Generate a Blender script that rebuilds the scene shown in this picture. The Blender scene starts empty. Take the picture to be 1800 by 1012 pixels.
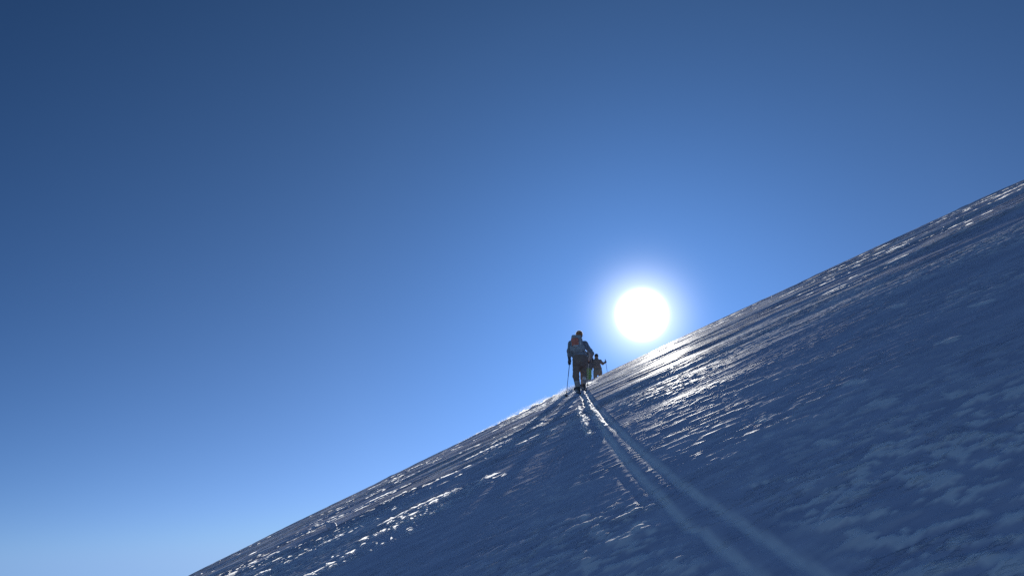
import bpy, math, random
import numpy as np
from mathutils import Matrix, Vector

random.seed(7)
scene = bpy.context.scene
COL = scene.collection
RAD = math.radians

# ------------------------------------------------------------------ camera frame and slope frame
PITCH = RAD(24)
SKY_FAR = 46                                      # the air keeps one tone beyond this angle from the sun
RIGHT = np.array([1.0, 0, 0])
UP = np.array([0, -math.sin(PITCH), math.cos(PITCH)])
FWD = np.array([0, math.cos(PITCH), math.sin(PITCH)])
e3 = -0.4713 * RIGHT + UP + 0.0758 * FWD          # slope normal
e3 /= np.linalg.norm(e3)
e1 = RIGHT + 0.4713 * UP                          # along the crest, rising to the right
e1 /= np.linalg.norm(e1)
e2 = np.cross(e3, e1)                             # up the slope, away from the viewer
CAM = np.array([0, 0, 1.5])
SUN_DIR = 0.169 * RIGHT - 0.0348 * UP + FWD
SUN_DIR /= np.linalg.norm(SUN_DIR)
LAMP_DIR = SUN_DIR + 0.0125 * np.array([0, 0, 1.0])
LAMP_DIR /= np.linalg.norm(LAMP_DIR)
SUN_EL = math.asin(SUN_DIR[2])
SUN_AZ = math.atan2(SUN_DIR[0], SUN_DIR[1])       # clockwise from +Y


def base_h(s, t):
    """height of the snow dome above the slope plane"""
    V, H, S0, D = 0.0800, 1.26, 33.0, 0.0095      # a long roll-over whose crest hides what lies beyond
    sc = np.maximum(s, -60)
    z = -V * s + 2 * H * s / S0 - H * sc * sc / S0 ** 2
    a = np.maximum(s - 29.5, 0)
    z = z - D * np.minimum(a, 12) ** 2 - 2 * D * 12 * np.maximum(a - 12, 0)
    return z - 0.0006 * np.minimum((t - 3) ** 2, 3600 + 0 * t) - 0.072 * np.maximum(np.abs(t - 3) - 60, 0)


# ------------------------------------------------------------------ noise
_rng = np.random.RandomState(11)
_perm = _rng.permutation(4096).astype(np.int32)
_ga = _rng.rand(4096) * 2 * np.pi
_gx, _gy = np.cos(_ga).astype(np.float32), np.sin(_ga).astype(np.float32)


def perlin(x, y, seed=0):
    x = np.asarray(x, np.float32) + seed * 17.13
    y = np.asarray(y, np.float32) + seed * 9.71
    xi = np.floor(x).astype(np.int32)
    yi = np.floor(y).astype(np.int32)
    fx, fy = x - xi, y - yi
    u = fx * fx * fx * (fx * (fx * 6 - 15) + 10)
    v = fy * fy * fy * (fy * (fy * 6 - 15) + 10)

    def g(ix, iy, dx, dy):
        k = _perm[(_perm[(ix + seed * 31) & 4095] + iy) & 4095]
        return _gx[k] * dx + _gy[k] * dy
    a = g(xi, yi, fx, fy)
    b = g(xi + 1, yi, fx - 1, fy)
    c = g(xi, yi + 1, fx, fy - 1)
    d = g(xi + 1, yi + 1, fx - 1, fy - 1)
    return (a + u * (b - a)) + v * ((c + u * (d - c)) - (a + u * (b - a)))


def sstep(a, b, x):
    k = np.clip((x - a) / (b - a), 0, 1)
    return k * k * (3 - 2 * k)


# ------------------------------------------------------------------ tracks (s along the slope, t across)
TRACK_L = [(-6, 1.3), (2.0, 1.15), (3.88, 1.0), (4.15, .98), (4.62, .955), (4.72, .945), (4.80, .908), (4.89, .905), (5.75, .89), (6.79, .86), (8.27, .84), (10.5, .86),
           (12.5, .87), (15.0, .90), (17.2, .98), (20.5, 1.02), (23, 1.08), (28, 1.35), (34, 1.75), (40, 2.3), (60, 4.5)]
TRACK_R = [(-6, 1.5), (2.0, 1.34), (3.58, 1.2), (3.75, 1.18), (4.11, 1.16), (4.54, 1.13), (5.12, 1.09), (5.74, 1.06), (6.82, 1.03), (8.5, 1.0),
           (11.4, 1.01), (15.4, 1.06), (18.7, 1.13), (20.5, 1.19), (23, 1.25), (28, 1.52), (34, 1.92), (40, 2.47), (60, 4.7)]
TRACK_OLD = [(5.66, .77), (6.68, .74), (7.44, .70)]
TRACK_POLE = [(3.2, .84), (4.32, .70), (4.8, .64), (5.21, .59)]

SLABS = [(7.12, 4.12, .14, .09), (6.33, 3.35, .12, .09), (9.1, 4.35, .22, .08), (8.3, 4.6, .12, .06), (7.2, 4.75, .12, .07), (5.35, .66, .16, .055), (5.1, .70, .08, .04),
         (5.05, 1.36, .05, .03), (5.0, 1.42, .05, .025), (4.85, 1.52, .05, .03), (6.0, 1.75, .10, .05), (5.2, 1.9, .14, .07), (4.6, 1.95, .10, .06), (4.2, 2.1, .12, .06), (5.5, 2.4, .14, .08),
         (6.4, 2.6, .16, .08), (5.0, 2.6, .12, .07), (6.6, 1.9, .12, .05), (5.6, .42, .10, .05), (5.0, .30, .12, .06), (6.2, .35, .12, .05)]


def track_t(tr, s):
    a = np.array(tr)
    return np.interp(s, a[:, 0], a[:, 1])


def snow_h(S, T, want_tone=False):
    """full height with wind crust, plates, ski tracks; and its paleness: crust, trodden snow, and sky light painted along the grooves"""
    z = base_h(S, T)
    far = sstep(75, 45, S) * sstep(60, 35, np.abs(T - 4))
    # long swells
    z = z + far * (0.03 * perlin(T * .09, S * .13, 1) + 0.012 * perlin(T * .2, S * .28, 2))
    # wind-streak frame, slightly turned from the crest direction
    ca, sa = math.cos(RAD(20)), math.sin(RAD(20))
    wa = T * ca - S * sa
    wb = T * sa + S * ca
    wob = 0.35 * perlin(T * .5, S * .5, 3)
    wb = wb + wob
    # patchiness
    m1 = sstep(-.12, .22, perlin(wa * .16, wb * .3, 4) + .25 * perlin(wa * .6, wb * .9, 5))
    m2 = sstep(-.14, .12, perlin(wa * .22, wb * .33, 6) + .35 * perlin(wa * .7, wb * .8, 7))
    m2 = np.clip(m2 + .7 * np.exp(-((T - .25) / .45) ** 2 - ((S - 5.0) / 1.3) ** 2) + .6 * np.exp(-((T - 2.3) / 1.2) ** 2 - ((S - 5.3) / 2.0) ** 2), 0, 1)
    crest = sstep(7, 17, S)
    # a few smooth, wind-polished hollows as in the lower left and beside the track
    hollow = np.exp(-(((T + 1.4) / 1.6) ** 2 + ((S - 8.0) / 3.5) ** 2)) + \
        np.exp(-(((T - 3.4) / 1.7) ** 2 + ((S - 9.5) / 3.0) ** 2)) * .8
    calm = np.clip(1 - 1.25 * hollow, 0, 1)
    calm = calm * (1 - .95 * np.exp(-((T - .5 * (track_t(TRACK_L, S) + track_t(TRACK_R, S)) - .02) / .24) ** 4))
    # sastrugi: ridged streaks
    n = perlin(wa * .75, wb * 3.6, 8) + .45 * perlin(wa * 1.7, wb * 7.5, 9)
    rid = 1 - np.minimum(np.abs(n) * 2.2, 1)
    low = 1 - .93 * crest
    z = z + .0025 * rid ** 2 * m1 * crest * calm * far
    # long, very low wind ripples: in grazing sun only their tops light up
    und = 0
    for k_, (fa, fb, am) in enumerate(((.22, .55, .030), (.45, 1.3, .013), (.9, 2.8, .0055), (1.9, 6.0, .0026), (3.6, 11.0, .0014))):
        und = und + am * perlin(wa * fa, wb * fb, 30 + k_)
    z = z + und * crest * far * (1 + .9 * sstep(5, 9, T))
    n2 = perlin(wa * 2.1, wb * 10.5, 10) + .5 * perlin(wa * 5, wb * 19, 11)
    z = z + .012 * sstep(.02, .30, n2) * m1 * (.25 + .75 * crest) * calm * far * low
    # broken crust plates, larger and flatter
    q = perlin(wa * 1.3, wb * 3.2, 12) + .45 * perlin(wa * 3.4, wb * 7, 13) + .2 * perlin(wa * 9, wb * 15, 14)
    tone = .2 * sstep(.10, .30, q) * m2 * calm
    z = z + .006 * sstep(.16, .30, q) * m2 * calm * far * low
    cb, sb = math.cos(RAD(40)), math.sin(RAD(40))          # broken chips of crust, lying more across the slope
    xa, xb = T * cb - S * sb, T * sb + S * cb
    q2 = perlin(xa * 4.2, xb * 7.0, 15) + .55 * perlin(xa * 9.5, xb * 14, 16) + .3 * perlin(xa * 17, xb * 24, 35)
    q3 = perlin(xa * 6.5, xb * 10, 25) + .55 * perlin(xa * 15, xb * 21, 26)
    tone = np.maximum(tone, .9 * sstep(.16, .30, q3) * m2 * calm)
    z = z + .006 * sstep(.10, .22, q3) * m2 * calm * far * low
    tone = np.maximum(tone, .85 * sstep(.17, .29, q2) * m2 * calm)
    z = z + .0065 * sstep(.2, .3, q2) * m2 * calm * far * low
    # grain
    z = z + far * low * (.0025 * perlin(wa * 9, wb * 16, 17) + .0012 * perlin(wa * 22, wb * 30, 18))
    # single pale slabs of older crust showing through
    for (s0, t0, ls, lt) in SLABS:
        r2 = ((S - s0 + .5 * (T - t0)) / ls) ** 2 + ((T - t0) / lt) ** 2 + 1.1 * perlin(T * 9, S * 7, 37) + .5 * perlin(T * 24, S * 16, 38)
        k = .85 * sstep(1.0, .6, r2 * 1.25)
        tone = np.maximum(tone, k)
        z = z + .002 * k
    # ski grooves with soft rims
    rough = perlin(T * 5, S * 3, 19)
    for tr, d, w in ((TRACK_L, .028, .040), (TRACK_R, .028, .040)):
        c = track_t(tr, S) + .012 * perlin(S * 1.3, S * 0 + .5, 20)
        x = T - c
        d = .008 + .024 * sstep(9.5, 11.5, S)
        g = np.exp(-(np.abs(x) / w) ** np.where(S > 10, 6.0, 2.0))
        tone = np.maximum(tone, (.9 + .4 * perlin(T * 3, S * 1.5, 24) + .35 * perlin(T * 22, S * 9, 36)) * np.exp(-(np.abs(x) / .036) ** 4))  # pale stripe: compacted floor, plus sky light on the groove walls painted in
        z = z * 1.0 - d * g
        rim = np.exp(-((x - .058) / .014) ** 2) + np.exp(-((x + .058) / .014) ** 2)
        z = z + rim * (.004 + .010 * rough) * (.12 + .88 * sstep(15, 17, S))
        # churned clods on the rim where the track nears the crest
        cl = sstep(.02, .32, perlin(T * 6, S * 2.2, 21) + .6 * perlin(T * 15, S * 6, 22))
        off = -.15 if tr is TRACK_L else -.10
        band = np.exp(-((x - off + .02 * perlin(S * 1.6, S * 0 + 3.3, 23)) / .04) ** 2) * sstep(10.3, 12, S) * sstep(16.2, 14.6, S)
        z = z + .035 * cl * band
        tone = np.maximum(tone, cl * band)
    for old in (TRACK_OLD, TRACK_POLE):                    # faint older marks left of the track
        a = np.array(old)
        inr = sstep(a[0, 0] - .1, a[0, 0] + .2, S) * sstep(a[-1, 0] + .1, a[-1, 0] - .4, S)
        x = T - track_t(old, S)
        z = z - .010 * np.exp(-(x / .014) ** 2) * inr
    # crust lips and lumps along the crest
    open_ = 1 - np.exp(-((T - 4.2) / 2.8) ** 4)
    z = z + .02 * sstep(.26, .5, perlin(T * 1.5, S * .9, 27)) * sstep(.0, .2, perlin(T * .35, S * .2, 28)) * sstep(24, 27, S) * far * open_
    z = z + .014 * perlin(T * 2.6, S * 1.6, 29) * sstep(25, 28, S) * far * open_
    # pole-basket hole right of the track
    z = z - .05 * np.exp(-(((T - 1.68) / .045) ** 2 + ((S - 22.9) / .10) ** 2))
    return (z, tone) if want_tone else z


def world(s, t, h):
    return e1 * t + e2 * s + e3 * h


def ground_at(x, y):
    """s,t,z of the smooth snow under a world point (x, y)"""
    z = 0.0
    for _ in range(40):
        p = np.array([x, y, z])
        s, t = p @ e2, p @ e1
        err = p @ e3 - float(snow_h(np.array([s]), np.array([t]))[0])
        z -= err / e3[2]
    return z


# ------------------------------------------------------------------ materials
def mat(name):
    m = bpy.data.materials.new(name)
    m.use_nodes = True
    nt = m.node_tree
    return m, nt, nt.nodes['Principled BSDF']


def lnk(nt, a, ao, b, bi):
    nt.links.new(a.outputs[ao], b.inputs[bi])


def snow_material():
    m, nt, b = mat('wind_packed_snow')
    N = nt.nodes
    tc = N.new('ShaderNodeTexCoord')
    mp = N.new('ShaderNodeMapping')
    mp.inputs['Rotation'].default_value = (0, 0, RAD(20))
    mp.inputs['Scale'].default_value = (1, 2.4, 1)
    lnk(nt, tc, 'Object', mp, 'Vector')
    n1 = N.new('ShaderNodeTexNoise')
    n1.inputs['Scale'].default_value = 1.6
    n1.inputs['Detail'].default_value = 9
    n1.inputs['Roughness'].default_value = .62
    lnk(nt, mp, 'Vector', n1, 'Vector')
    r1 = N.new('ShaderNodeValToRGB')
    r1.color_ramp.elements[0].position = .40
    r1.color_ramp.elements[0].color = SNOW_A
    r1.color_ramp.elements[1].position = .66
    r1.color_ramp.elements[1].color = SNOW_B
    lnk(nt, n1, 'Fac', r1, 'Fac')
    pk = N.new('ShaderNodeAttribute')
    pk.attribute_name = 'packed_or_lit'
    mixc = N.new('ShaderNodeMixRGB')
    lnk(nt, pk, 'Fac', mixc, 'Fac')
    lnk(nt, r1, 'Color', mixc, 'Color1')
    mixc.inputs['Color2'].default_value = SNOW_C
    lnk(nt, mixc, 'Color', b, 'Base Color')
    b.inputs['Sheen Weight'].default_value = .03
    b.inputs['Sheen Roughness'].default_value = .35
    b.inputs['Roughness'].default_value = .62
    b.inputs['Specular IOR Level'].default_value = .32
    b.inputs['Subsurface Weight'].default_value = 0.0
    b.inputs['Subsurface Radius'].default_value = (1.0, 1.1, 1.25)
    b.inputs['Subsurface Scale'].default_value = .035
    # wind-carved ripples: ridged, strongly stretched, in patches, growing towards the wind-swept crest
    def tex(scale, detail, rough, src=mp, o='Vector', dist=0.0):
        t = N.new('ShaderNodeTexNoise')
        t.inputs['Scale'].default_value = scale
        t.inputs['Detail'].default_value = detail
        t.inputs['Roughness'].default_value = rough
        t.inputs['Distortion'].default_value = dist
        lnk(nt, src, o, t, 'Vector')
        return t.outputs['Fac']

    def mth(op, a, b=None, c=None):
        q = N.new('ShaderNodeMath')
        q.operation = op
        for i_, v_ in enumerate((a, b, c)):
            if v_ is None:
                continue
            if isinstance(v_, (int, float)):
                q.inputs[i_].default_value = v_
            else:
                nt.links.new(v_, q.inputs[i_])
        return q.outputs[0]

    def ramp(v, lo, hi):
        q = N.new('ShaderNodeMapRange')
        q.interpolation_type = 'SMOOTHSTEP'
        nt.links.new(v, q.inputs['Value'])
        q.inputs['From Min'].default_value = lo
        q.inputs['From Max'].default_value = hi
        return q.outputs['Result']
    mp2 = N.new('ShaderNodeMapping')
    mp2.inputs['Rotation'].default_value = (0, 0, RAD(20))
    mp2.inputs['Scale'].default_value = (1, 4.5, 1)
    lnk(nt, tc, 'Object', mp2, 'Vector')
    sx = N.new('ShaderNodeSeparateXYZ')
    lnk(nt, tc, 'Object', sx, 'Vector')
    up_slope = ramp(sx.outputs['Y'], 8.0, 17.0)
    patch = ramp(tex(.35, 3, .6), .44, .58)
    r_a = tex(1.1, 3.5, .55, mp2, dist=.4)
    ridge = mth('SUBTRACT', 1.0, mth('MULTIPLY', mth('ABSOLUTE', mth('SUBTRACT', r_a, .5)), 7.0))
    ridge = mth('MAXIMUM', ridge, 0.0)
    step = ramp(tex(2.3, 3.5, .55, mp2), .54, .60)
    h_crest = mth('MULTIPLY', mth('ADD', mth('MULTIPLY', ridge, .7), step), mth('MULTIPLY', up_slope, patch))
    b1 = N.new('ShaderNodeBump')
    b1.inputs['Strength'].default_value = 1.0
    b1.inputs['Distance'].default_value = .10
    nt.links.new(h_crest, b1.inputs['Height'])
    soft = mth('MULTIPLY', ramp(tex(5.5, 7, .62), .50, .62), ramp(tex(.5, 3, .6), .46, .58))
    b2 = N.new('ShaderNodeBump')
    b2.inputs['Strength'].default_value = .55
    b2.inputs['Distance'].default_value = .02
    nt.links.new(soft, b2.inputs['Height'])
    b3 = N.new('ShaderNodeBump')
    b3.inputs['Strength'].default_value = .12
    b3.inputs['Distance'].default_value = .003
    nt.links.new(tex(90, 4, .6, tc, 'Object'), b3.inputs['Height'])
    lnk(nt, b1, 'Normal', b2, 'Normal')
    lnk(nt, b2, 'Normal', b3, 'Normal')
    lnk(nt, b3, 'Normal', b, 'Normal')
    return m


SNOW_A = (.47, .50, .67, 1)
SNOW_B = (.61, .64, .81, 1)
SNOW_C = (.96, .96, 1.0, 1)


def cloth(name, c, rough=.85, var=.25, scale=14.0, sheen=.2, bump=.3):
    m, nt, b = mat(name)
    N = nt.nodes
    tc = N.new('ShaderNodeTexCoord')
    n = N.new('ShaderNodeTexNoise')
    n.inputs['Scale'].default_value = scale
    n.inputs['Detail'].default_value = 6
    lnk(nt, tc, 'Object', n, 'Vector')
    r = N.new('ShaderNodeValToRGB')
    r.color_ramp.elements[0].position = .3
    r.color_ramp.elements[1].position = .7
    r.color_ramp.elements[0].color = (*[v * (1 - var) for v in c], 1)
    r.color_ramp.elements[1].color = (*[min(1, v * (1 + var)) for v in c], 1)
    lnk(nt, n, 'Fac', r, 'Fac')
    lnk(nt, r, 'Color', b, 'Base Color')
    b.inputs['Roughness'].default_value = rough
    b.inputs['Sheen Weight'].default_value = sheen
    b.inputs['Sheen Roughness'].default_value = .4
    n2 = N.new('ShaderNodeTexNoise')
    n2.inputs['Scale'].default_value = scale * 2.2
    lnk(nt, tc, 'Object', n2, 'Vector')
    bp = N.new('ShaderNodeBump')
    bp.inputs['Strength'].default_value = bump
    bp.inputs['Distance'].default_value = .02
    lnk(nt, n2, 'Fac', bp, 'Height')
    lnk(nt, bp, 'Normal', b, 'Normal')
    return m


def flake_material():
    m = bpy.data.materials.new('blown_snow')
    m.use_nodes = True
    nt = m.node_tree
    nt.nodes.remove(nt.nodes['Principled BSDF'])
    t = nt.nodes.new('ShaderNodeBsdfTranslucent')
    d = nt.nodes.new('ShaderNodeBsdfDiffuse')
    n = nt.nodes.new('ShaderNodeTexNoise')
    n.inputs['Scale'].default_value = 5
    r = nt.nodes.new('ShaderNodeValToRGB')
    r.color_ramp.elements[0].color = (.9, .92, .95, 1)
    r.color_ramp.elements[1].color = (1, 1, 1, 1)
    lnk(nt, n, 'Fac', r, 'Fac')
    lnk(nt, r, 'Color', t, 'Color')
    lnk(nt, r, 'Color', d, 'Color')
    mx = nt.nodes.new('ShaderNodeMixShader')
    mx.inputs[0].default_value = .15
    nt.links.new(t.outputs[0], mx.inputs[1])
    nt.links.new(d.outputs[0], mx.inputs[2])
    nt.links.new(mx.outputs[0], nt.nodes['Material Output'].inputs['Surface'])
    return m


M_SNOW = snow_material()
M_FLAKE = flake_material()
M = {
    'skin': cloth('weathered_skin', (.42, .25, .18), .6, .1, 20, 0, .1),
    'jacket_blue': cloth('slate_blue_shell_fabric', (.29, .31, .36)),
    'trouser_dark': cloth('charcoal_trouser_fabric', (.29, .21, .175), .85, .10),
    'hat_orange': cloth('rust_orange_knit', (.42, .17, .06), .95, .25, 60, 1.0),
    'glove': cloth('dark_blue_glove_leather', (.10, .10, .13)),
    'boot': cloth('black_boot_plastic', (.09, .08, .08), .45, .1, 10, 0, .05),
    'gaiter': cloth('pale_grey_gaiter', (.42, .38, .37)),
    'knee': cloth('pale_blue_grey_patch', (.70, .70, .72)),
    'pack_grey': cloth('blue_grey_pack_fabric', (.42, .43, .45)),
    'pack_red': cloth('faded_red_pack_fabric', (.82, .26, .18)),
    'strip': cloth('light_grey_webbing', (.85, .84, .85)),
    'pack_dark': cloth('dark_grey_pack_fabric', (.17, .145, .14)),
    'jacket_brown': cloth('grey_brown_shell_fabric', (.26, .20, .175)),
    'jacket_grey': cloth('dark_grey_shell_fabric', (.19, .165, .165)),
    'trouser_green': cloth('green_trouser_fabric', (.30, .45, .15)),
    'trouser_grey': cloth('grey_brown_trouser_fabric', (.27, .22, .185)),
    'hat_dark': cloth('dark_knit', (.05, .05, .06), .95, .25, 60),
    'hair': cloth('brown_hair', (.08, .045, .025), .7, .4, 60, 0),
    'pole': cloth('dark_blue_pole_tube', (.02, .03, .06), .35, .1, 10, 0, 0),
    'pole_light': cloth('light_alloy_pole_tube', (.5, .52, .56), .35, .1, 10, 0, 0),
    'rubber': cloth('black_rubber', (.02, .02, .025), .6, .1, 10, 0, .05),
    'ski': cloth('dark_ski_topsheet', (.05, .05, .07), .35, .25, 4, 0, 0),
    'metal': cloth('grey_binding_metal', (.32, .32, .34), .4, .1, 20, 0, .05),
    'eye': cloth('dark_eye', (.03, .025, .02), .3, .1, 20, 0, 0),
    'lip': cloth('lip', (.35, .14, .11), .6, .1, 20, 0, 0),
}


# ------------------------------------------------------------------ mesh helpers
def tag(o, label=None, cat=None, group=None, kind=None):
    if label:
        o['label'] = label
    if cat:
        o['category'] = cat
    if group:
        o['group'] = group
    if kind:
        o['kind'] = kind
    return o


def empty(name, loc, rz=0.0):
    o = bpy.data.objects.new(name, None)
    COL.objects.link(o)
    o.location = loc
    o.rotation_euler = (0, 0, rz)
    o.empty_display_size = .2
    return o


def mesh_obj(name, verts, faces, material, parent=None, smooth=True):
    me = bpy.data.meshes.new(name)
    me.from_pydata([tuple(map(float, v)) for v in verts], [], [tuple(map(int, q)) for q in faces])
    if smooth:
        me.polygons.foreach_set('use_smooth', np.ones(len(me.polygons), bool))
    me.materials.append(material)
    me.update()
    o = bpy.data.objects.new(name, me)
    COL.objects.link(o)
    if parent:
        o.parent = parent
    return o


# ---- implicit surfaces: smooth union of tapered limbs, polygonised with surface nets
def _limb(P, a, b, ra, rb):
    a, b = np.array(a, float), np.array(b, float)
    ab = b - a
    k = np.clip(((P - a) @ ab) / max(ab @ ab, 1e-9), 0, 1)
    d = np.linalg.norm(P - a - k[..., None] * ab, axis=-1)
    return d - (ra + (rb - ra) * k)


def _ell(P, c, r):
    q = (P - np.array(c, float)) / np.array(r, float)
    l = np.linalg.norm(q, axis=-1)
    return (l - 1) * min(r)


def _rbox(P, c, h, r, rot=None):
    q = P - np.array(c, float)
    if rot is not None:
        q = q @ np.array(rot)
    q = np.abs(q) - (np.array(h, float) - r)
    return np.linalg.norm(np.maximum(q, 0), axis=-1) + np.minimum(q.max(axis=-1), 0) - r


def field(P, prims, k):
    D = None
    for pr in prims:
        if pr[0] == 'limb':
            d = _limb(P, *pr[1:])
        elif pr[0] == 'ell':
            d = _ell(P, *pr[1:])
        elif pr[0] == 'box':
            d = _rbox(P, *pr[1:])
        elif pr[0] == 'cut':
            D = np.maximum(D, -_ell(P, *pr[1:]))
            continue
        elif pr[0] == 'above':
            D = np.maximum(D, pr[1] - P[..., 2])
            continue
        elif pr[0] == 'below':
            D = np.maximum(D, P[..., 2] - pr[1])
            continue
        if D is None:
            D = d
        else:
            h = np.clip(.5 + .5 * (D - d) / k, 0, 1)
            D = D * (1 - h) + d * h - k * h * (1 - h)
    return D


def implicit(name, prims, vox, material, parent, k=.03, wrinkle=0.0, pad=.05, wscale=14.0):
    lo, hi = np.full(3, 1e9), np.full(3, -1e9)
    for pr in prims:
        if pr[0] == 'limb':
            for q, r in ((pr[1], pr[3]), (pr[2], pr[4])):
                lo = np.minimum(lo, np.array(q) - r)
                hi = np.maximum(hi, np.array(q) + r)
        elif pr[0] in ('ell', 'box'):
            e = np.array(pr[2]) * (1.5 if pr[0] == 'box' else 1)
            lo = np.minimum(lo, np.array(pr[1]) - e)
            hi = np.maximum(hi, np.array(pr[1]) + e)
    lo -= pad
    hi += pad
    ax = [np.arange(lo[i], hi[i] + vox, vox) for i in range(3)]
    P = np.stack(np.meshgrid(*ax, indexing='ij'), -1)
    D = field(P, prims, k)
    if wrinkle:
        X, Y, Z = P[..., 0], P[..., 1], P[..., 2]
        w = perlin(X * wscale * .6 + Y * 7, Z * wscale + 2.5 * X, 40) + .5 * perlin(X * wscale + 3, Z * wscale * 2 + Y * 11, 41)
        D = D + wrinkle * w
    ins = D < 0
    nx, ny, nz = D.shape
    # cells crossed by the surface
    acc = np.zeros((nx - 1, ny - 1, nz - 1, 3))
    cnt = np.zeros((nx - 1, ny - 1, nz - 1))
    corners = [(i, j, l) for i in (0, 1) for j in (0, 1) for l in (0, 1)]

    def sub(A, c):
        return A[c[0]:nx - 1 + c[0], c[1]:ny - 1 + c[1], c[2]:nz - 1 + c[2]]
    for ia in range(8):
        for ib in range(ia + 1, 8):
            ca, cb = corners[ia], corners[ib]
            if sum(abs(ca[q] - cb[q]) for q in range(3)) != 1:
                continue
            da, db = sub(D, ca), sub(D, cb)
            x = (da < 0) != (db < 0)
            tt = np.where(x, da / np.where(x, da - db, 1), 0)
            for q in range(3):
                acc[..., q] += np.where(x, ca[q] + tt * (cb[q] - ca[q]), 0)
            cnt += x
    act = cnt > 0
    idx = -np.ones(act.shape, int)
    idx[act] = np.arange(act.sum())
    ci = np.argwhere(act)
    V = lo + (ci + acc[act] / cnt[act][:, None]) * vox
    F = []
    for q in range(3):
        o1, o2 = [(1, 2), (2, 0), (0, 1)][q]
        sl0 = [slice(1, None)] * 3
        sl1 = [slice(1, None)] * 3
        sl0[q] = slice(0, -1)
        A = ins[tuple(slice(0, n - 1) if r == q else slice(1, n - 1) for r, n in enumerate(D.shape))]
        B = ins[tuple(slice(1, n) if r == q else slice(1, n - 1) for r, n in enumerate(D.shape))]
        cr = np.argwhere(A != B)
        if not len(cr):
            continue
        base = cr.copy()
        for r in range(3):
            if r != q:
                base[:, r] += 1
        fl = A[tuple(cr.T)]

        def cell(d1, d2):
            c = base.copy()
            c[:, o1] -= d1
            c[:, o2] -= d2
            return idx[tuple(c.T)]
        quad = np.stack([cell(1, 1), cell(0, 1), cell(0, 0), cell(1, 0)], 1)
        quad[~fl] = quad[~fl][:, ::-1]
        F.append(quad)
    F = np.concatenate(F)
    F = F[(F >= 0).all(1)]
    return mesh_obj(name, V, F, material, parent)


def tube(name, pts, radii, material, parent, n=10):
    pts = [np.array(p, float) for p in pts]
    if not hasattr(radii, '__len__'):
        radii = [radii] * len(pts)
    V, F = [], []
    prev = None
    for i, p in enumerate(pts):
        d = pts[min(i + 1, len(pts) - 1)] - pts[max(i - 1, 0)]
        d /= np.linalg.norm(d)
        u = np.cross(d, [0, 0, 1]) if abs(d[2]) < .95 else np.cross(d, [0, 1, 0])
        if prev is not None:
            u = prev - d * (prev @ d)
        u /= np.linalg.norm(u)
        prev = u
        w = np.cross(d, u)
        for k in range(n):
            a = 2 * math.pi * k / n
            V.append(p + radii[i] * (math.cos(a) * u + math.sin(a) * w))
    for i in range(len(pts) - 1):
        for k in range(n):
            F.append((i * n + k, i * n + (k + 1) % n, (i + 1) * n + (k + 1) % n, (i + 1) * n + k))
    F.append(tuple(range(n))[::-1])
    F.append(tuple((len(pts) - 1) * n + k for k in range(n)))
    return mesh_obj(name, V, F, material, parent)


def lerp(a, b, k):
    return tuple(np.array(a) * (1 - k) + np.array(b) * k)


def add(a, b):
    return tuple(np.array(a, float) + np.array(b, float))


# ------------------------------------------------------------------ people
def glove(parent, wrist, hand, axis, material, side):
    """a gloved hand: palm, four fingers closed round a pole shaft along axis, thumb across"""
    w, h = np.array(wrist, float), np.array(hand, float)
    f = h - w
    f /= np.linalg.norm(f)
    ax = np.array(axis, float)
    ax /= np.linalg.norm(ax)
    nrm = np.cross(f, ax)
    nrm /= np.linalg.norm(nrm)
    nrm *= side
    c = h                                             # grip centre
    pr = [('limb', tuple(w - f * .05), tuple(w + f * .01), .043, .040),
          ('limb', tuple(w + f * .01), tuple(c - f * .02 - nrm * .022), .036, .034)]
    pr += [('limb', tuple(c - f * .02 - nrm * .03 + ax * .03), tuple(c - f * .02 - nrm * .03 - ax * .03), .02, .02)]
    for i, (o, ln) in enumerate(((.034, .95), (.012, 1.05), (-.011, 1.0), (-.033, .82))):
        b = c + ax * o
        p0 = b - nrm * .033 + f * .0
        p1 = b - nrm * .018 + f * .030 * ln
        p2 = b + nrm * .016 + f * .028 * ln
        p3 = b + nrm * .030 - f * .004
        pr += [('limb', tuple(p0), tuple(p1), .0125, .012), ('limb', tuple(p1), tuple(p2), .012, .011), ('limb', tuple(p2), tuple(p3), .011, .009)]
    t0 = c - f * .035 - nrm * .02 + ax * .035
    t1 = c - f * .028 + nrm * .018 + ax * .050
    t2 = c + f * .002 + nrm * .034 + ax * .040
    pr += [('limb', tuple(t0), tuple(t1), .0145, .013), ('limb', tuple(t1), tuple(t2), .013, .010)]
    return implicit('glove', pr, .0045, material, parent, k=.008, pad=.02)


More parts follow.
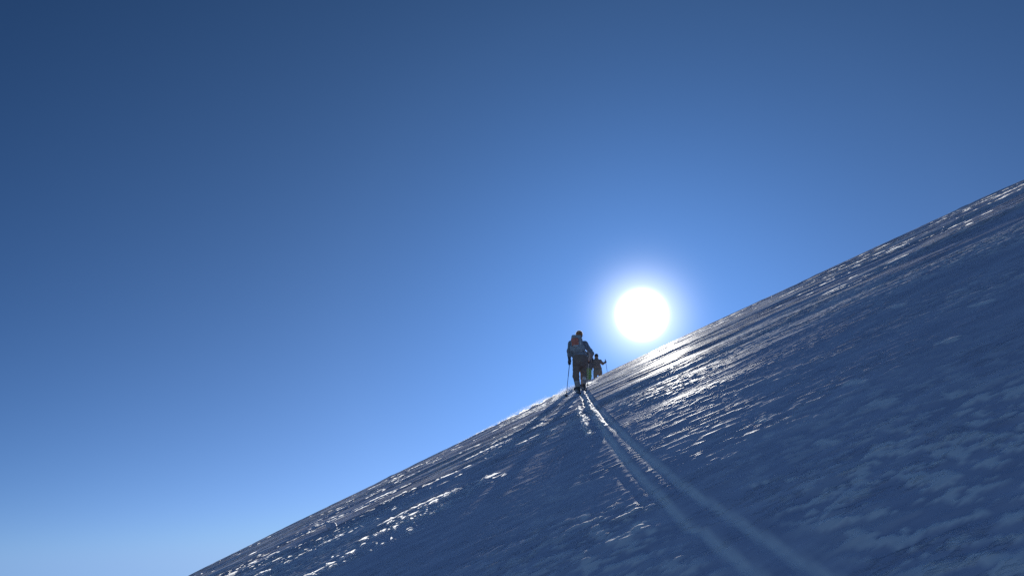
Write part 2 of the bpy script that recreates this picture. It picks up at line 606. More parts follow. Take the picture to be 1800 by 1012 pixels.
def person(origin, yaw, J, mats, label, hair=False, loose=1.0, gaiters=True, hatkind='hat'):
    root = empty('person', origin, yaw)
    tag(root, label, 'person')
    hd, nk, ch, pv = J['head'], J['neck'], J['chest'], J['pelvis']
    # one continuous body with a face
    fy = J.get('face', (0, 1, -.1))
    fd = np.array(fy, float)
    fd /= np.linalg.norm(fd)
    rt = np.cross(fd, [0, 0, 1])
    rt /= np.linalg.norm(rt)
    upv = np.cross(rt, fd)

    def hp(r, f, u):
        return tuple(np.array(hd) + rt * r + fd * f + upv * u)
    body = [('ell', hd, (.078, .095, .115)), ('limb', hp(0, .02, -.07), hp(0, .055, -.085), .05, .04),
            ('limb', hp(0, -.02, -.06), nk, .055, .058),
            ('limb', nk, ch, .07, .13), ('limb', ch, pv, .13, .13), ('limb', J['shL'], J['shR'], .065, .065),
            ('limb', add(pv, (-.07, 0, -.03)), add(pv, (.07, 0, -.03)), .10, .10)]
    for s in 'LR':
        body += [('limb', J['sh' + s], J['el' + s], .05, .038), ('limb', J['el' + s], J['wr' + s], .038, .026),
                 ('limb', J['wr' + s], J['ha' + s], .026, .028),
                 ('limb', J['hip' + s], J['kn' + s], .078, .052), ('limb', J['kn' + s], J['an' + s], .055, .038),
                 ('limb', J['an' + s], add(J['an' + s], (0, .16, -.06)), .038, .03)]
    body += [('limb', hp(0, .09, .0), hp(0, .112, -.03), .011, .016),       # nose
             ('ell', hp(.078, -.005, -.01), (.014, .026, .034)), ('ell', hp(-.078, -.005, -.01), (.014, .026, .034)),
             ('limb', hp(-.04, .082, .028), hp(.04, .082, .028), .012, .012)]
    implicit('body', body, .012, mats['skin'], root, k=.02)
    for r in (-.032, .032):
        implicit('eye', [('ell', hp(r, .082, .008), (.012, .012, .009))], .004, mats['eye'], root, k=.003, pad=.015)
    implicit('mouth', [('limb', hp(-.02, .088, -.062), hp(.02, .088, -.062), .007, .007)], .004, mats['lip'], root, k=.003, pad=.015)
    # jacket
    L = loose
    jk = [('limb', add(nk, (0, -.01, .03)), ch, .085, .165 * L), ('limb', ch, add(pv, (0, 0, .10)), .168 * L, .165 * L),
          ('limb', add(ch, (-.07, 0, -.05)), add(pv, (-.07, 0, .06)), .125 * L, .135 * L),
          ('limb', add(ch, (.07, 0, -.05)), add(pv, (.07, 0, .06)), .125 * L, .135 * L),
          ('limb', J['shL'], J['shR'], .088 * L, .088 * L)]
    if J.get('skirt'):
        jk += [('limb', add(pv, (-.06, -.01, 0)), add(pv, (-.06, -.01, -.2)), .15 * L, .15 * L), ('limb', add(pv, (.06, -.01, 0)), add(pv, (.06, -.01, -.2)), .15 * L, .15 * L)]
    for s in 'LR':
        jk += [('limb', J['sh' + s], J['el' + s], .082 * L, .062 * L), ('limb', J['el' + s], J['wr' + s], .064 * L, .047 * L)]
    jk += [('above', pv[2] + J.get('hem', -.06))]
    jacket = implicit('jacket', jk, .012, mats['jacket'], root, k=.04, wrinkle=.010)
    # hood lump or collar
    implicit('collar', [('limb', add(nk, (-.05, -.03, .02)), add(nk, (.05, -.03, .02)), .055, .055),
                        ('limb', add(nk, (0, -.05, -.02)), add(nk, (0, -.06, -.07)), .06, .05)], .01, mats['jacket'], jacket, k=.03)
    # trousers
    tr = [('limb', add(pv, (-.06, -.01, .03)), add(pv, (.06, -.01, .03)), .135 * L, .135 * L),
          ('ell', add(pv, (0, -.03, -.08)), (J.get('seat', .20) * L, .17 * L, .19 * L))]
    for s in 'LR':
        cuff = lerp(J['kn' + s], J['an' + s], .74)
        tr += [('limb', J['hip' + s], J['kn' + s], .116 * L, .084 * L), ('limb', J['kn' + s], cuff, .088 * L, .070 * L)]
    tr += [('below', pv[2] + (J['hem'] + .04 if J.get('skirt') else .10))]
    trousers = implicit('trousers', tr, .012, mats['trousers'], root, k=.035, wrinkle=.014)
    for s in 'LR':
        an = J['an' + s]
        if gaiters:
            a0 = lerp(J['kn' + s], an, .60)
            implicit('gaiter', [('limb', a0, add(an, (0, -.005, .03)), .078 * L, .074), ('above', an[2] + .0)], .01, mats['gaiter'], root, k=.02, wrinkle=.006)
        implicit('boot', [('limb', add(an, (0, .012, .05)), add(an, (0, -.01, -.06)), .056, .058),
                          ('limb', add(an, (0, -.03, -.065)), add(an, (0, .18, -.075)), .052, .045),
                          ('box', add(an, (0, .07, -.105)), (.05, .165, .02), .012),
                          ('above', an[2] - .123)], .009, mats['boot'], root, k=.02)
    if 'knee' in mats:
        kn = J['knR']
        implicit('knee_patch', [('ell', add(kn, (0.0, -.066, -.085)), (.062, .050, .07))], .01, mats['knee'], root, k=.01)
    # headwear
    implicit(hatkind, [('ell', add(hd, (0, -.005, .038)), (.096, .112, .102)), ('limb', hp(-.05, -.085, 0), hp(.05, -.085, 0), .03, .03),
                       ('cut', hp(0, .10, -.08), (.12, .11, .115))], .009, mats['hat'], root, k=.02, wrinkle=.004)
    if 'pile' in mats:                                    # short white pile added to give the hat a bright backlit rim
        r = np.random.RandomState(9)
        V, F = [], []
        for k in range(4000):
            d = r.normal(size=3)
            d /= np.linalg.norm(d)
            if d[2] < -.05 or (d @ fd > .45 and d[2] < .3):
                continue
            b_ = np.array(add(hd, (0, -.005, .038))) + d * np.array((.094, .110, .100))
            sd_ = np.cross(d, r.normal(size=3))
            sd_ /= np.linalg.norm(sd_)
            tip_ = b_ + d * r.uniform(.005, .015) + r.normal(size=3) * .004
            V += [b_ - sd_ * .0022, b_ + sd_ * .0022, tip_]
            F.append((len(V) - 3, len(V) - 2, len(V) - 1))
        mesh_obj('hat_pile', V, F, mats['pile'], root, smooth=False)['kind'] = 'stuff'
    gl = mats['glove']
    for s, sd in (('L', 1), ('R', -1)):
        glove(root, J['wr' + s], J['ha' + s], J.get('ax' + s, (0, 0, 1)), gl, sd)
    return root


def ski_pole(top, tip, material, label, basket_mat=None, grip=True):
    """pole thing with its base at the tip; points are world coordinates"""
    top, tip = np.array(top, float), np.array(tip, float)
    root = empty('ski_pole', tuple(tip))
    tag(root, label, 'ski pole')
    v = top - tip
    ln = np.linalg.norm(v)
    d = v / ln
    tube('shaft', [d * .02, d * .10, d * (ln * .55), d * (ln * .56), d * (ln - .14)], [.005, .007, .0075, .0095, .010], material, root)
    tube('tip', [d * -.03, d * .02], [.002, .006], M['metal'], root, 8)
    # grip with a wider head
    tube('grip', [d * (ln - .15), d * (ln - .13), d * (ln - .08), d * (ln - .02), d * ln, d * (ln + .012)],
         [.013, .017, .0155, .019, .022, .012], M['rubber'], root)
    side = np.cross(d, [0, 1, 0])
    side /= np.linalg.norm(side)
    loop = []
    for k in range(9):
        a = math.pi * 2 * k / 8
        loop.append(d * (ln - .03 - .07 * (1 - math.cos(a)) / 1.0) + side * (.03 * math.sin(a) + .012))
    tube('strap', loop, .004, M['rubber'], root, 6)
    # snow basket: a dished ring with spokes
    a = np.cross(d, [1, 0, 0])
    a /= np.linalg.norm(a)
    b = np.cross(d, a)
    V, F = [], []
    n = 20
    prof = [(.009, .085), (.009, .06), (.030, .057), (.047, .066), (.049, .072), (.030, .064), (.010, .085)]
    for r, z in prof:
        for k in range(n):
            th = 2 * math.pi * k / n
            V.append(d * z + (a * math.cos(th) + b * math.sin(th)) * r * (1 + .06 * math.cos(5 * th)))
    for i in range(len(prof) - 1):
        for k in range(n):
            F.append((i * n + k, i * n + (k + 1) % n, (i + 1) * n + (k + 1) % n, (i + 1) * n + k))
    mesh_obj('basket', V, F, M['rubber'], root)
    return root


def ski(origin, label, length=1.72):
    """a touring ski along +e2 on the snow, heel piece and toe piece"""
    root = empty('touring_ski', (0, 0, 0))
    rot = Matrix(((e1[0], e2[0], e3[0]), (e1[1], e2[1], e3[1]), (e1[2], e2[2], e3[2])))
    root.matrix_world = Matrix.Translation(Vector(origin)) @ rot.to_4x4()
    tag(root, label, 'ski')
    ys = np.linspace(-.72, length - .72, 40)
    V, F = [], []
    for y in ys:
        k = (y + .72) / length
        w = .043 + .014 * (2 * k - 1) ** 2
        if k > .93:
            w *= math.sqrt(max(0, 1 - ((k - .93) / .0705) ** 2)) + .02
        if k < .03:
            w *= .8 + .2 * k / .03
        z = .0 + (.075 * max(0, (k - .86) / .14) ** 2) + .012 * max(0, (.04 - k) / .04)
        th = .008 + .008 * math.sin(math.pi * min(1, max(0, k)))
        V += [(-w, y, z), (-w, y, z + th * .7), (-w * .86, y, z + th), (w * .86, y, z + th), (w, y, z + th * .7), (w, y, z)]
    for i in range(len(ys) - 1):
        for k in range(6):
            F.append((i * 6 + k, i * 6 + (k + 1) % 6, (i + 1) * 6 + (k + 1) % 6, (i + 1) * 6 + k))
    F.append(tuple(range(6)))
    F.append(tuple((len(ys) - 1) * 6 + k for k in range(6))[::-1])
    mesh_obj('ski_board', V, F, M['ski'], root, smooth=False)
    implicit('heel_piece', [('box', (0, -.15, .035), (.030, .045, .022), .008), ('limb', (0, -.14, .05), (0, -.115, .075), .016, .012)],
             .006, M['metal'], root, k=.01)
    implicit('toe_piece', [('box', (0, .20, .032), (.034, .05, .018), .008), ('limb', (-.034, .20, .04), (-.034, .20, .075), .011, .009),
                           ('limb', (.034, .20, .04), (.034, .20, .075), .011, .009)], .006, M['metal'], root, k=.01)
    return root


def rx(a):
    c, s = math.cos(a), math.sin(a)
    return np.array([[1, 0, 0], [0, c, -s], [0, s, c]])


def rzm(a):
    c, s = math.cos(a), math.sin(a)
    return np.array([[c, -s, 0], [s, c, 0], [0, 0, 1]])


def ry(a):
    c, s = math.cos(a), math.sin(a)
    return np.array([[c, 0, s], [0, 1, 0], [-s, 0, c]])


def backpack(origin, centre, half, lean, roll, body_mat, label, panel=None, strips=(), pocket=None):
    """a rucksack worn on a back: body, lid, front panel, side pockets, straps, hip belt"""
    root = empty('backpack', tuple(np.array(origin) + np.array(centre)))
    tag(root, label, 'backpack')
    Rm = ry(roll) @ rx(-lean)
    W, Dp, H = half

    def Q(p):
        return tuple(Rm @ np.array(p, float))
    implicit('main_bag', [('box', (0, 0, 0), (W, Dp, H), min(.09, W * .55), Rm), ('ell', Q((0, -Dp * .35, -H * .25)), (W * 1.02, Dp * .9, H * .62))], .012, body_mat, root, k=.04, wrinkle=.008)
    lid = implicit('lid', [('box', Q((0, -.01, H * .92)), (W * .90, Dp * 1.0, .075), .06, Rm)], .011, body_mat, root, k=.03, wrinkle=.007)
    if panel:
        pm, (px, pz), (pw, ph) = panel
        implicit('front_panel', [('box', Q((px, -Dp * 1.02, pz)), (pw, .04, ph), .035, Rm)], .009, pm, root, k=.02, wrinkle=.006)
    for nm, m_, a, b, r in strips:
        tube(nm, [Q(a), Q(lerp(a, b, .5)), Q(b)], r, m_, root, 8)
    for sx in (-1, 1):
        implicit('side_pocket', [('box', Q((sx * W * 1.0, -.01, -H * .5)), (.045, Dp * .7, H * .36), .035, Rm)], .010, pocket or body_mat, root, k=.02, wrinkle=.006)
    for sx in (-1, 1):
        pts = [Q((sx * W * .55, Dp * .9, H * .80)), Q((sx * W * .62, Dp + .08, H * .86)), Q((sx * W * .66, Dp + .24, H * .72)),
               Q((sx * W * .70, Dp + .28, H * .3)), Q((sx * W * .75, Dp + .16, -H * .25)), Q((sx * W * .8, Dp * .8, -H * .6))]
        tube('shoulder_strap', pts, .02, body_mat, root, 8)
    pts = []
    for k in range(11):
        a = math.pi * k / 10
        pts.append(Q((W * 1.05 * math.cos(a), Dp * .5 + .30 * math.sin(a), -H * .80)))
    tube('hip_belt', pts, .022, body_mat, root, 8)
    return root


def place(px_t, s):
    p = world(s, px_t, float(snow_h(np.array([s]), np.array([px_t]))[0]))
    return p[0], p[1]


# ------------------------------------------------------------------ snow slope
def axis(lo, a, b, hi, step, grow=1.09):
    mid = list(np.arange(a, b + step, step))
    left, right = [], []
    x, d = a, step
    while x > lo:
        d *= grow
        x -= d
        left.append(x)
    x, d = mid[-1], step
    while x < hi:
        d *= grow
        x += d
        right.append(x)
    return np.array(left[::-1] + mid + right)


sA = np.concatenate([axis(-250, 1.6, 9.0, 9.0, .018)[:-1], axis(9.03, 9.03, 37, 420, .036)])
sA = sA[np.concatenate([[True], np.diff(sA) > .004])]
tA = axis(-330, -17.0, 27.0, 330, .030)
S, T = np.meshgrid(sA, tA, indexing='ij')
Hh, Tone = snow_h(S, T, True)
me = bpy.data.meshes.new('snow_slope')
ns, nt_ = S.shape
co = np.stack([T, S, Hh], -1).reshape(-1, 3).astype(np.float32)
I = np.arange(ns * nt_).reshape(ns, nt_)
quads = np.stack([I[:-1, :-1], I[:-1, 1:], I[1:, 1:], I[1:, :-1]], -1).reshape(-1, 4).astype(np.int32)
me.vertices.add(len(co))
me.vertices.foreach_set('co', co.ravel())
me.loops.add(quads.size)
me.loops.foreach_set('vertex_index', quads.ravel())
me.polygons.add(len(quads))
me.polygons.foreach_set('loop_start', np.arange(0, quads.size, 4, dtype=np.int32))
me.polygons.foreach_set('use_smooth', np.ones(len(quads), bool))
me.update(calc_edges=True)
at = me.attributes.new('packed_or_lit', 'FLOAT', 'POINT')
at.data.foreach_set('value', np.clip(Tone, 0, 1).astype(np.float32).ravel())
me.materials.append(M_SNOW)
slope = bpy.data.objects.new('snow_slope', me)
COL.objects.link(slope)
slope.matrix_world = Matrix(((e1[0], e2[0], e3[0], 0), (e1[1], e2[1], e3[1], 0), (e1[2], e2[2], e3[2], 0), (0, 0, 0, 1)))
tag(slope, kind='structure')
del S, T, Hh, co, quads, I

# ------------------------------------------------------------------ first skier
X0, Y0 = place(1.05, 21.3)
Z0 = ground_at(X0, Y0)
O1 = np.array([X0, Y0, Z0])


def gz(dx, dy, O):
    return ground_at(O[0] + dx, O[1] + dy) - O[2]


def ankle(x, y, O, lift=.145):
    return (x, y, gz(x, y, O) + lift)


JA = dict(head=(.045, .20, 1.70), neck=(.02, .15, 1.53), chest=(-.02, .09, 1.28), pelvis=(.015, -.02, .96), face=(.05, 1, -.25),
          shL=(-.195, .10, 1.42), shR=(.185, .14, 1.42), elL=(-.265, -.02, 1.17), elR=(.36, .12, 1.15),
          wrL=(-.262, .03, .935), wrR=(.33, .36, 1.05), haL=(-.255, .05, .865), haR=(.31, .43, 1.035),
          hipL=(-.07, 0, .88), hipR=(.105, .02, .88), knL=(-.10, .05, .48), knR=(.12, .17, .50),
          anL=ankle(-.075, -.14, O1), anR=ankle(.10, .10, O1), hem=.03, axL=(.12, .1, 1), axR=(0, -.1, 1))
person(tuple(O1), 0, JA, dict(skin=M['skin'], eye=M['eye'], lip=M['lip'], jacket=M['jacket_blue'], trousers=M['trouser_dark'], gaiter=M['gaiter'],
                              boot=M['boot'], hat=M['hat_orange'], glove=M['glove'], knee=M['knee'], pile=M_FLAKE),
       'nearest and tallest ski tourer in slate blue jacket and charcoal trousers, seen from behind', loose=1.0)
backpack(O1, (-.055, -.10, 1.30), (.160, .115, .245), .26, -.03, M['pack_grey'],
         'blue grey backpack with faded red panel on the back of the nearest skier',
         panel=(M['pack_red'], (-.055, .04), (.100, .125)),
         strips=[('stripe', M['strip'], (-.115, -.165, -.12), (.02, -.165, -.12), .020),
                 ('compression_strap', M['strip'], (.085, -.13, .12), (.09, -.14, -.08), .012)], pocket=M['pack_grey'])
for s, lab in (('L', 'left ski under the nearest skier, its tail towards the viewer'), ('R', 'right ski under the nearest skier, half a step ahead')):
    a = np.array(JA['an' + s])
    g = O1 + a - np.array([0, 0, .145]) + e3 * .012
    ski(g, lab)


def wp(O, p):
    return np.array(O) + np.array(p)


gp = gz(-.395, -.05, O1)
ski_pole(wp(O1, (-.249, .045, .94)), wp(O1, (-.395, -.05, gp + .01)), M['pole'], 'dark ski pole planted in the snow left of the nearest skier')
gp = gz(.27, .75, O1)
ski_pole(wp(O1, (.31, .42, 1.11)), wp(O1, (.27, .75, gp + .01)), M['pole_light'], 'pale ski pole held ahead on the right side of the nearest skier')

# ------------------------------------------------------------------ second skier, mostly behind the first
X0, Y0 = place(1.79, 34.2)
O2 = np.array([X0, Y0, ground_at(X0, Y0)])
JB = dict(head=(-.10, .30, 1.60), neck=(-.08, .23, 1.47), chest=(-.03, .12, 1.26), pelvis=(0, -.02, .95), face=(-.1, 1, -.3),
          shL=(-.20, .12, 1.39), shR=(.15, .12, 1.39), elL=(-.30, .05, 1.14), elR=(.23, .0, 1.15),
          wrL=(-.28, .28, 1.02), wrR=(.215, .12, .97), haL=(-.27, .35, 1.0), haR=(.212, .185, .95),
          hipL=(-.06, 0, .88), hipR=(.06, .0, .88), knL=(-.06, .05, .49), knR=(.07, .10, .50),
          anL=ankle(-.06, -.10, O2), anR=ankle(.07, .12, O2), hem=-.20, skirt=True, seat=.17)
person(tuple(O2), 0, JB, dict(skin=M['skin'], eye=M['eye'], lip=M['lip'], jacket=M['jacket_grey'], trousers=M['trouser_green'], gaiter=M['gaiter'],
                              boot=M['boot'], hat=M['hat_dark'], glove=M['glove']),
       'middle ski tourer in green trousers, mostly hidden behind the nearest skier', loose=.86)
backpack(O2, (-.01, -.09, 1.25), (.14, .12, .22), .25, .05, M['pack_dark'],
         'dark grey backpack with pale straps on the middle skier in green trousers',
         panel=(M['jacket_grey'], (0, .0), (.10, .13)),
         strips=[('compression_strap', M['strip'], (-.11, -.16, .12), (-.02, -.17, -.02), .014),
                 ('compression_strap', M['strip'], (.03, -.17, .08), (.12, -.15, -.06), .014),
                 ('compression_strap', M['strip'], (.10, -.14, -.10), (.15, -.11, -.2), .012)])
r = empty('ice_axe', tuple(wp(O2, (.165, -.12, 1.16))))
tag(r, 'dark tool with curved head standing up from the pack of the middle skier', 'ice axe')
tube('axe_shaft', [(0, 0, 0), (.012, .03, .25), (.03, .08, .48)], [.014, .015, .016], M['pole'], r)
tube('axe_head', [(.045, .08, .44), (.032, .085, .50), (.0, .085, .545), (-.05, .085, .56), (-.085, .085, .545)], [.020, .026, .024, .017, .006], M['pole'], r)
gp = gz(.20, .25, O2)
ski_pole(wp(O2, (.212, .18, 1.02)), wp(O2, (.17, .25, gp)), M['pole'], 'dark ski pole in the right hand of the middle skier')

# ------------------------------------------------------------------ third skier, farthest
X0, Y0 = place(2.21, 37.1)
O3 = np.array([X0, Y0, ground_at(X0, Y0)])
JC = dict(head=(.02, .16, 1.70), neck=(.01, .14, 1.54), chest=(0, .10, 1.29), pelvis=(.03, -.02, .96), face=(.2, 1, -.2),
          shL=(-.18, .11, 1.45), shR=(.18, .12, 1.45), elL=(-.26, .05, 1.17), elR=(.31, .16, 1.34),
          wrL=(-.29, .22, 1.02), wrR=(.43, .26, 1.43), haL=(-.29, .29, 1.0), haR=(.47, .30, 1.47),
          hipL=(-.08, 0, .89), hipR=(.135, .0, .89), knL=(-.105, .08, .50), knR=(.17, .12, .51),
          anL=ankle(-.08, -.08, O3), anR=ankle(.155, .12, O3), hem=-.12, seat=.165, axR=(-.15, 0, 1))
person(tuple(O3), 0, JC, dict(skin=M['skin'], eye=M['eye'], lip=M['lip'], jacket=M['jacket_brown'], trousers=M['trouser_grey'], gaiter=M['gaiter'],
                              boot=M['boot'], hat=M['hat_dark'], glove=M['glove']),
       'farthest ski tourer in grey brown clothes with right arm stretched out to a pole', loose=.96, gaiters=False)
backpack(O3, (.01, -.06, 1.20), (.13, .09, .19), .18, .05, M['jacket_brown'],
         'small grey brown backpack on the farthest skier')
gp = gz(.60, .35, O3)
ski_pole(wp(O3, (.455, .29, 1.60)), wp(O3, (.60, .35, gp)), M['pole'], 'dark ski pole in the outstretched right hand of the farthest skier')
gp = gz(-.30, .45, O3)
ski_pole(wp(O3, (-.288, .28, 1.07)), wp(O3, (-.30, .45, gp)), M['pole'], 'dark ski pole in the lowered left hand of the farthest skier')


# ------------------------------------------------------------------ snow chunks lying on the crust
def chunk(s, t, r, label, seed):
    h = float(snow_h(np.array([s]), np.array([t]))[0])
    p = world(s, t, h + r * .35)
    rs = np.random.RandomState(seed)
    pr = [('ell', (0, 0, 0), (r, r * .8, r * .7))]
    for _ in range(5):
        c = rs.uniform(-.6, .6, 3) * r
        pr.append(('box', tuple(c), (r * .5, r * .45, r * .4), r * .12, rzm(rs.rand() * 3) @ rx(rs.rand() * 3)))
    o = implicit('snow_chunk', pr, r / 9, M_SNOW, None, k=r * .2, wrinkle=r * .12, wscale=2.2 / r)
    o.location = tuple(p)
    tag(o, label, 'snow chunk')
    return o


chunk(14.8, -4.28, .095, 'bright white snow chunk standing up from the crust on the lower left', 3)

# ------------------------------------------------------------------ thin wind-crust lips that glow when the sun is behind them
def crust_lips(n, seed):
    r = np.random.RandomState(seed)
    kt = [-30, -14, -10, -6, -3.5, -1.6, -.5, .4, 1.35, 1.9, 3, 5, 8, 13, 20, 40]
    ks = [20, 15.5, 11.5, 8.6, 8.0, 8.8, 10.5, 13.0, 13.0, 9.8, 8.8, 10.2, 14.0, 18.0, 21.0, 24]
    V, F = [], []
    c = .94
    T0 = r.uniform(-17, 26, n * 14)
    S0 = 8.0 + 22 * r.rand(n * 14) ** 2.1
    lo = np.interp(T0, kt, ks)
    ca, sa = math.cos(RAD(20)), math.sin(RAD(20))
    WA, WB = T0 * ca - S0 * sa, T0 * sa + S0 * ca
    pat = perlin(WA * .28, WB * .75, 60) + .5 * perlin(WA * .8, WB * 2.2, 61)
    pat = pat + .4 * np.exp(-((T0 - 2.6) / 1.5) ** 2 - ((S0 - 10.8) / 1.6) ** 2)
    p = sstep(-.05, .35, pat) * sstep(0, 2.5, S0 - lo) * (1 - .75 * sstep(14, 20, S0) * sstep(.5, -1.5, T0)) * (1 - .5 * sstep(12.5, 14.5, S0) * (T0 > 0)) * (.35 + .65 * sstep(10, 2, np.abs(T0 - 2.5)) * np.where(T0 > 6, .6, 1))
    p = p * (1 - .9 * sstep(24.5, 28.5, S0) * np.maximum(sstep(6, 10, T0), sstep(-3, -6, T0)) - .55 * sstep(26, 29, S0) * sstep(10, 6, np.abs(T0)))
    p = p * (1 - sstep(.9, 1.4, T0) * sstep(7.0, 5.5, T0) * sstep(19.5, 17.5, S0))   # bare wind-polished ripples here
    p = p * (1 - .97 * np.exp(-((T0 - 1.0) / .33) ** 4))
    ok = np.where(r.rand(len(T0)) < p)[0][:n]
    for i in ok:
        t0, s0 = T0[i], S0[i]
        ln = min(.9, .04 + r.exponential(.15))
        hh = r.uniform(.004, .021) * (1.15 - .5 * s0 / 30) * (((.14 if 1.2 < t0 < 5.5 and 11.8 < s0 < 22 else .55) if t0 > 0 else .9) + .75 * sstep(13.5, 10.5, s0))
        an = RAD(-20 + r.normal(0, 9))
        m = max(3, int(ln / .045))
        u = np.linspace(-.5, .5, m + 1)
        wig = np.cumsum(r.normal(0, .012, m + 1))
        tt = t0 + u * ln * math.cos(an) - wig * math.sin(an)
        ss = s0 + u * ln * math.sin(an) + wig * math.cos(an)
        top = hh * np.clip(1 - (2 * np.abs(u)) ** 3, .08, 1) * r.uniform(.25, 1.15, m + 1)
        V.append((tt, ss, top, r.normal(0, .5)))
    for cnt, ta_, tb_, sa_, sb_, ha_, hb_ in ((34, -3.2, .32, 30.0, 30.12, .04, .09), (420, .25, 1.6, 22.3, 29.6, .006, .022)):
        for _ in range(cnt):                                     # added for the skyline glow left of the skiers and sunlit snow underfoot
            t0, s0 = r.uniform(ta_, tb_), r.uniform(sa_, sb_)
            env = float(sstep(-3.2, -.6, t0)) if tb_ < 1 else 1.0
            u = np.linspace(-.5, .5, 6)
            ln = r.uniform(.08, .30) if tb_ > 1 else r.uniform(.2, .5)
            an = RAD(r.normal(-6, 8)) if tb_ > 1 else RAD(r.normal(0, 3))
            V.append((t0 + u * ln * math.cos(an), s0 + u * ln * math.sin(an), (.3 + .7 * env) * r.uniform(ha_, hb_) * np.array([.15, .7, 1, .9, .7, .1]) * r.uniform(.7, 1.1, 6), r.normal(0, .4)))
    for off, sa_, sb_, cnt in ((-.165, 10.4, 15.3, 190), (.045, 10.6, 15.6, 190)):   # clods thrown up beside the groove
        for _ in range(cnt):
            s0 = r.uniform(sa_, sb_)
            t0 = float(track_t(TRACK_L, s0)) + off + r.normal(0, .022) + .02 * math.sin(s0 * 2.1)
            u = np.linspace(-.5, .5, 5)
            ln = r.uniform(.03, .11)
            an = RAD(r.normal(-15, 40))
            V.append((t0 + u * ln * math.cos(an), s0 + u * ln * math.sin(an), r.uniform(.010, .038) * np.array([.3, .9, 1, .8, .2]) * r.uniform(.5, 1.1, 5), r.normal(0, .5)))
    Tt = np.concatenate([v[0] for v in V])
    Ss = np.concatenate([v[1] for v in V])
    base = snow_h(Ss, Tt)
    verts, quads, k, q = [], [], 0, 0
    for tt, ss, top, lean in V:
        m = len(tt)
        b_ = base[q:q + m]
        q += m
        lo_ = world(ss[:, None], tt[:, None], (b_ - .012)[:, None])
        hi_ = world((ss + lean * top)[:, None], tt[:, None], (b_ + top)[:, None])
        verts.append(lo_)
        verts.append(hi_)
        for a_ in range(m - 1):
            quads.append((k + a_, k + a_ + 1, k + m + a_ + 1, k + m + a_))
        k += 2 * m
    o = mesh_obj('crust_lips', np.concatenate(verts), quads, M_FLAKE, None, smooth=False)
    tag(o, 'thin broken lips of wind crust glowing white along the sunlit band under the crest', 'snow crust', None, 'stuff')
    return o


crust_lips(6500, 21)

# ------------------------------------------------------------------ spindrift blowing off the crest; added flakes for sunlit ground at the boots
rs = np.random.RandomState(5)


def spindrift_lit_snow(name, n, fn, label, size):
    V = np.zeros((n * 3, 3), np.float32)
    P = fn(n)
    for c in range(3):
        V[c::3] = P + rs.normal(size=(n, 3)) * size
    me = bpy.data.meshes.new(name)
    me.vertices.add(n * 3)
    me.vertices.foreach_set('co', V.ravel())
    me.loops.add(n * 3)
    me.loops.foreach_set('vertex_index', np.arange(n * 3, dtype=np.int32))
    me.polygons.add(n)
    me.polygons.foreach_set('loop_start', np.arange(0, n * 3, 3, dtype=np.int32))
    me.update(calc_edges=True)
    me.materials.append(M_FLAKE)
    o = bpy.data.objects.new(name, me)
    COL.objects.link(o)
    tag(o, label, 'blown snow', None, 'stuff')
    return o


def crest_cloud(n):
    t = .25 - rs.gamma(1.9, .62, n)
    s = rs.uniform(30.05, 30.15, n)
    env = sstep(.3, -.1, t) * np.exp(-(np.maximum(-.4 - t, 0) / 1.9) ** 2)
    up = np.abs(rs.normal(size=n)) * (.008 + .034 * env * (1 + .5 * perlin(t * 2.2, s * .6, 50)))
    h = base_h(s, t) + .03 + .04 * env + up
    return world(s[:, None], t[:, None], h[:, None])


def boot_lit_flakes(n):  # low flakes added to stand in for sunlit ground by the boots
    t = rs.normal(.80, .32, n)
    s = np.choose(rs.randint(0, 3, n), (24.0, 26.6, 29.4)) + rs.uniform(-.15, .15, n)
    env = np.exp(-((t - .8) / .5) ** 2)
    up = np.abs(rs.normal(size=n)) * (.012 + .06 * env)
    h = base_h(s, t) + .01 + up
    return world(s[:, None], t[:, None], h[:, None])


spindrift_lit_snow('spindrift_lit_snow', 7000, crest_cloud, 'thin bright veil of wind blown snow along the crest left of the skiers', .0034)
spindrift_lit_snow('spindrift_lit_snow', 18000, boot_lit_flakes, 'bright snow flakes added for the sunlit ground around the boots of the nearest skier', .0034)

# ------------------------------------------------------------------ sky
w = bpy.data.worlds.new('World')
scene.world = w
w.use_nodes = True
nt = w.node_tree
N = nt.nodes
bg = N['Background']
sky = N.new('ShaderNodeTexSky')
sky.sky_type = 'NISHITA'
sky.sun_disc = False
sky.sun_elevation = SUN_EL
sky.sun_rotation = SUN_AZ
sky.altitude = 2800
sky.air_density = 1.0
sky.dust_density = .05
sky.ozone_density = 4.0
bg.inputs['Strength'].default_value = .10
# the over-exposed solar aureole: a function of the angle to the sun only
geo = N.new('ShaderNodeTexCoord')
nrm = N.new('ShaderNodeVectorMath')
nrm.operation = 'NORMALIZE'
lnk(nt, geo, 'Generated', nrm, 0)
dot = N.new('ShaderNodeVectorMath')
dot.operation = 'DOT_PRODUCT'
lnk(nt, nrm, 'Vector', dot, 0)
dot.inputs[1].default_value = tuple(SUN_DIR)
ac = N.new('ShaderNodeMath')
ac.operation = 'ARCCOSINE'
cl = N.new('ShaderNodeMath')
cl.operation = 'MINIMUM'
lnk(nt, dot, 'Value', cl, 0)
cl.inputs[1].default_value = .9999999
lnk(nt, cl, 0, ac, 0)


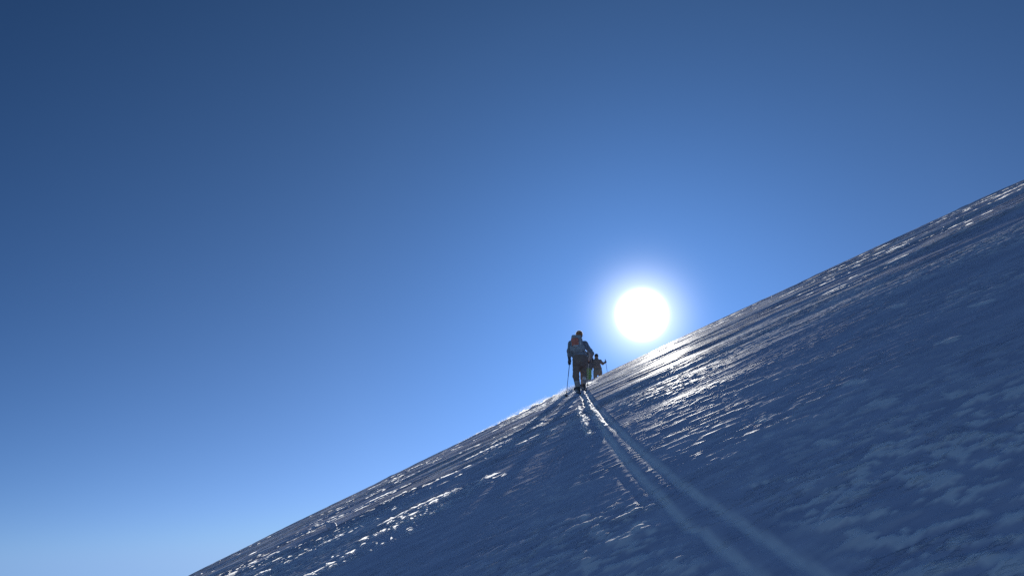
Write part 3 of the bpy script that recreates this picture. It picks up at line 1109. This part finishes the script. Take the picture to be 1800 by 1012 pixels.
def gauss(width, power, amp, col):
    a = N.new('ShaderNodeMath')
    a.operation = 'DIVIDE'
    lnk(nt, ac, 0, a, 0)
    a.inputs[1].default_value = RAD(width)
    b = N.new('ShaderNodeMath')
    b.operation = 'POWER'
    lnk(nt, a, 0, b, 0)
    b.inputs[1].default_value = power
    c = N.new('ShaderNodeMath')
    c.operation = 'MULTIPLY'
    lnk(nt, b, 0, c, 0)
    c.inputs[1].default_value = -1
    d = N.new('ShaderNodeMath')
    d.operation = 'EXPONENT'
    lnk(nt, c, 0, d, 0)
    e = N.new('ShaderNodeVectorMath')
    e.operation = 'SCALE'
    e.inputs[0].default_value = tuple(v * amp for v in col)
    nt.links.new(d.outputs[0], e.inputs['Scale'])
    return e


def vadd(a, b):
    v = N.new('ShaderNodeVectorMath')
    v.operation = 'ADD'
    nt.links.new(a, v.inputs[0])
    nt.links.new(b, v.inputs[1])
    return v.outputs[0]


# clear high-altitude air: deepen the blue and darken the sky away from the sun
sc10 = N.new('ShaderNodeVectorMath')
sc10.operation = 'SCALE'
lnk(nt, sky, 'Color', sc10, 0)
sc10.inputs['Scale'].default_value = .1
sepc = N.new('ShaderNodeSeparateXYZ')
lnk(nt, sc10, 'Vector', sepc, 0)
comb = N.new('ShaderNodeCombineXYZ')


def mth(op, a, b):
    m_ = N.new('ShaderNodeMath')
    m_.operation = op
    for i_, v_ in ((0, a), (1, b)):
        if isinstance(v_, (int, float)):
            m_.inputs[i_].default_value = v_
        elif v_ is not None:
            nt.links.new(v_, m_.inputs[i_])
    return m_.outputs[0]


# darkest about 50 degrees from the sun, brightening again towards the antisolar sky
back = mth('MULTIPLY', mth('MAXIMUM', mth('SUBTRACT', ac.outputs[0], RAD(55)), 0.0), .17)
t30 = mth('DIVIDE', mth('MAXIMUM', mth('SUBTRACT', mth('MINIMUM', ac.outputs[0], RAD(SKY_FAR)), back), RAD(22)), RAD(30))
t2 = mth('MULTIPLY', t30, t30)
near = mth('DIVIDE', ac.outputs[0], RAD(18))
near = mth('EXPONENT', mth('MULTIPLY', mth('MULTIPLY', near, near), -1.0), None)
for ch, (a_, b_, c_, d_) in enumerate(((.70, 1.44, -.288, .405), (.266, 1.291, -.207, .52), (.205, 1.372, -.14, .56))):
    ex = mth('ADD', mth('MULTIPLY', t2, c_), mth('MULTIPLY', near, d_))
    e_ = mth('EXPONENT', mth('ADD', ex, a_ + math.log(10)), None)
    lim = mth('SMOOTH_MIN', sepc.outputs[ch], (.36, .60, .88)[ch])
    lim.node.inputs[2].default_value = .08
    nt.links.new(mth('MULTIPLY', mth('POWER', lim, b_), e_), comb.inputs[ch])
tot = comb.outputs[0]
for wd, pw, amp, c in ((1.55, 5, 60, (1, .98, .96)), (2.4, 1.8, 13, (.97, .97, 1.0)), (5.5, 1.2, .5, (.5, .8, 1.0))):
    tot = vadd(tot, gauss(wd, pw, amp, c).outputs[0])
nt.links.new(tot, bg.inputs['Color'])

# ------------------------------------------------------------------ sun lamp
ld = bpy.data.lights.new('sun', 'SUN')
ld.energy = 5.0
ld.angle = RAD(.53)
ld.color = (1, .96, .88)
lo = bpy.data.objects.new('sun', ld)
COL.objects.link(lo)
lo.rotation_euler = Vector(-LAMP_DIR).to_track_quat('-Z', 'Y').to_euler()
lo.location = tuple(SUN_DIR * 60)

# ------------------------------------------------------------------ camera
cd = bpy.data.cameras.new('camera')
cd.sensor_fit = 'HORIZONTAL'
cd.sensor_width = 36
cd.lens = 36 * 1350 / 1800
cd.clip_start = .05
cd.clip_end = 5000
cam = bpy.data.objects.new('camera', cd)
COL.objects.link(cam)
cam.location = tuple(CAM)
cam.rotation_euler = (math.pi / 2 + PITCH, 0, 0)
scene.camera = cam
scene.view_settings.view_transform = 'Standard'
scene.view_settings.look = 'None'
scene.view_settings.exposure = 0
scene.cycles.max_bounces = 6
scene.cycles.use_denoising = False
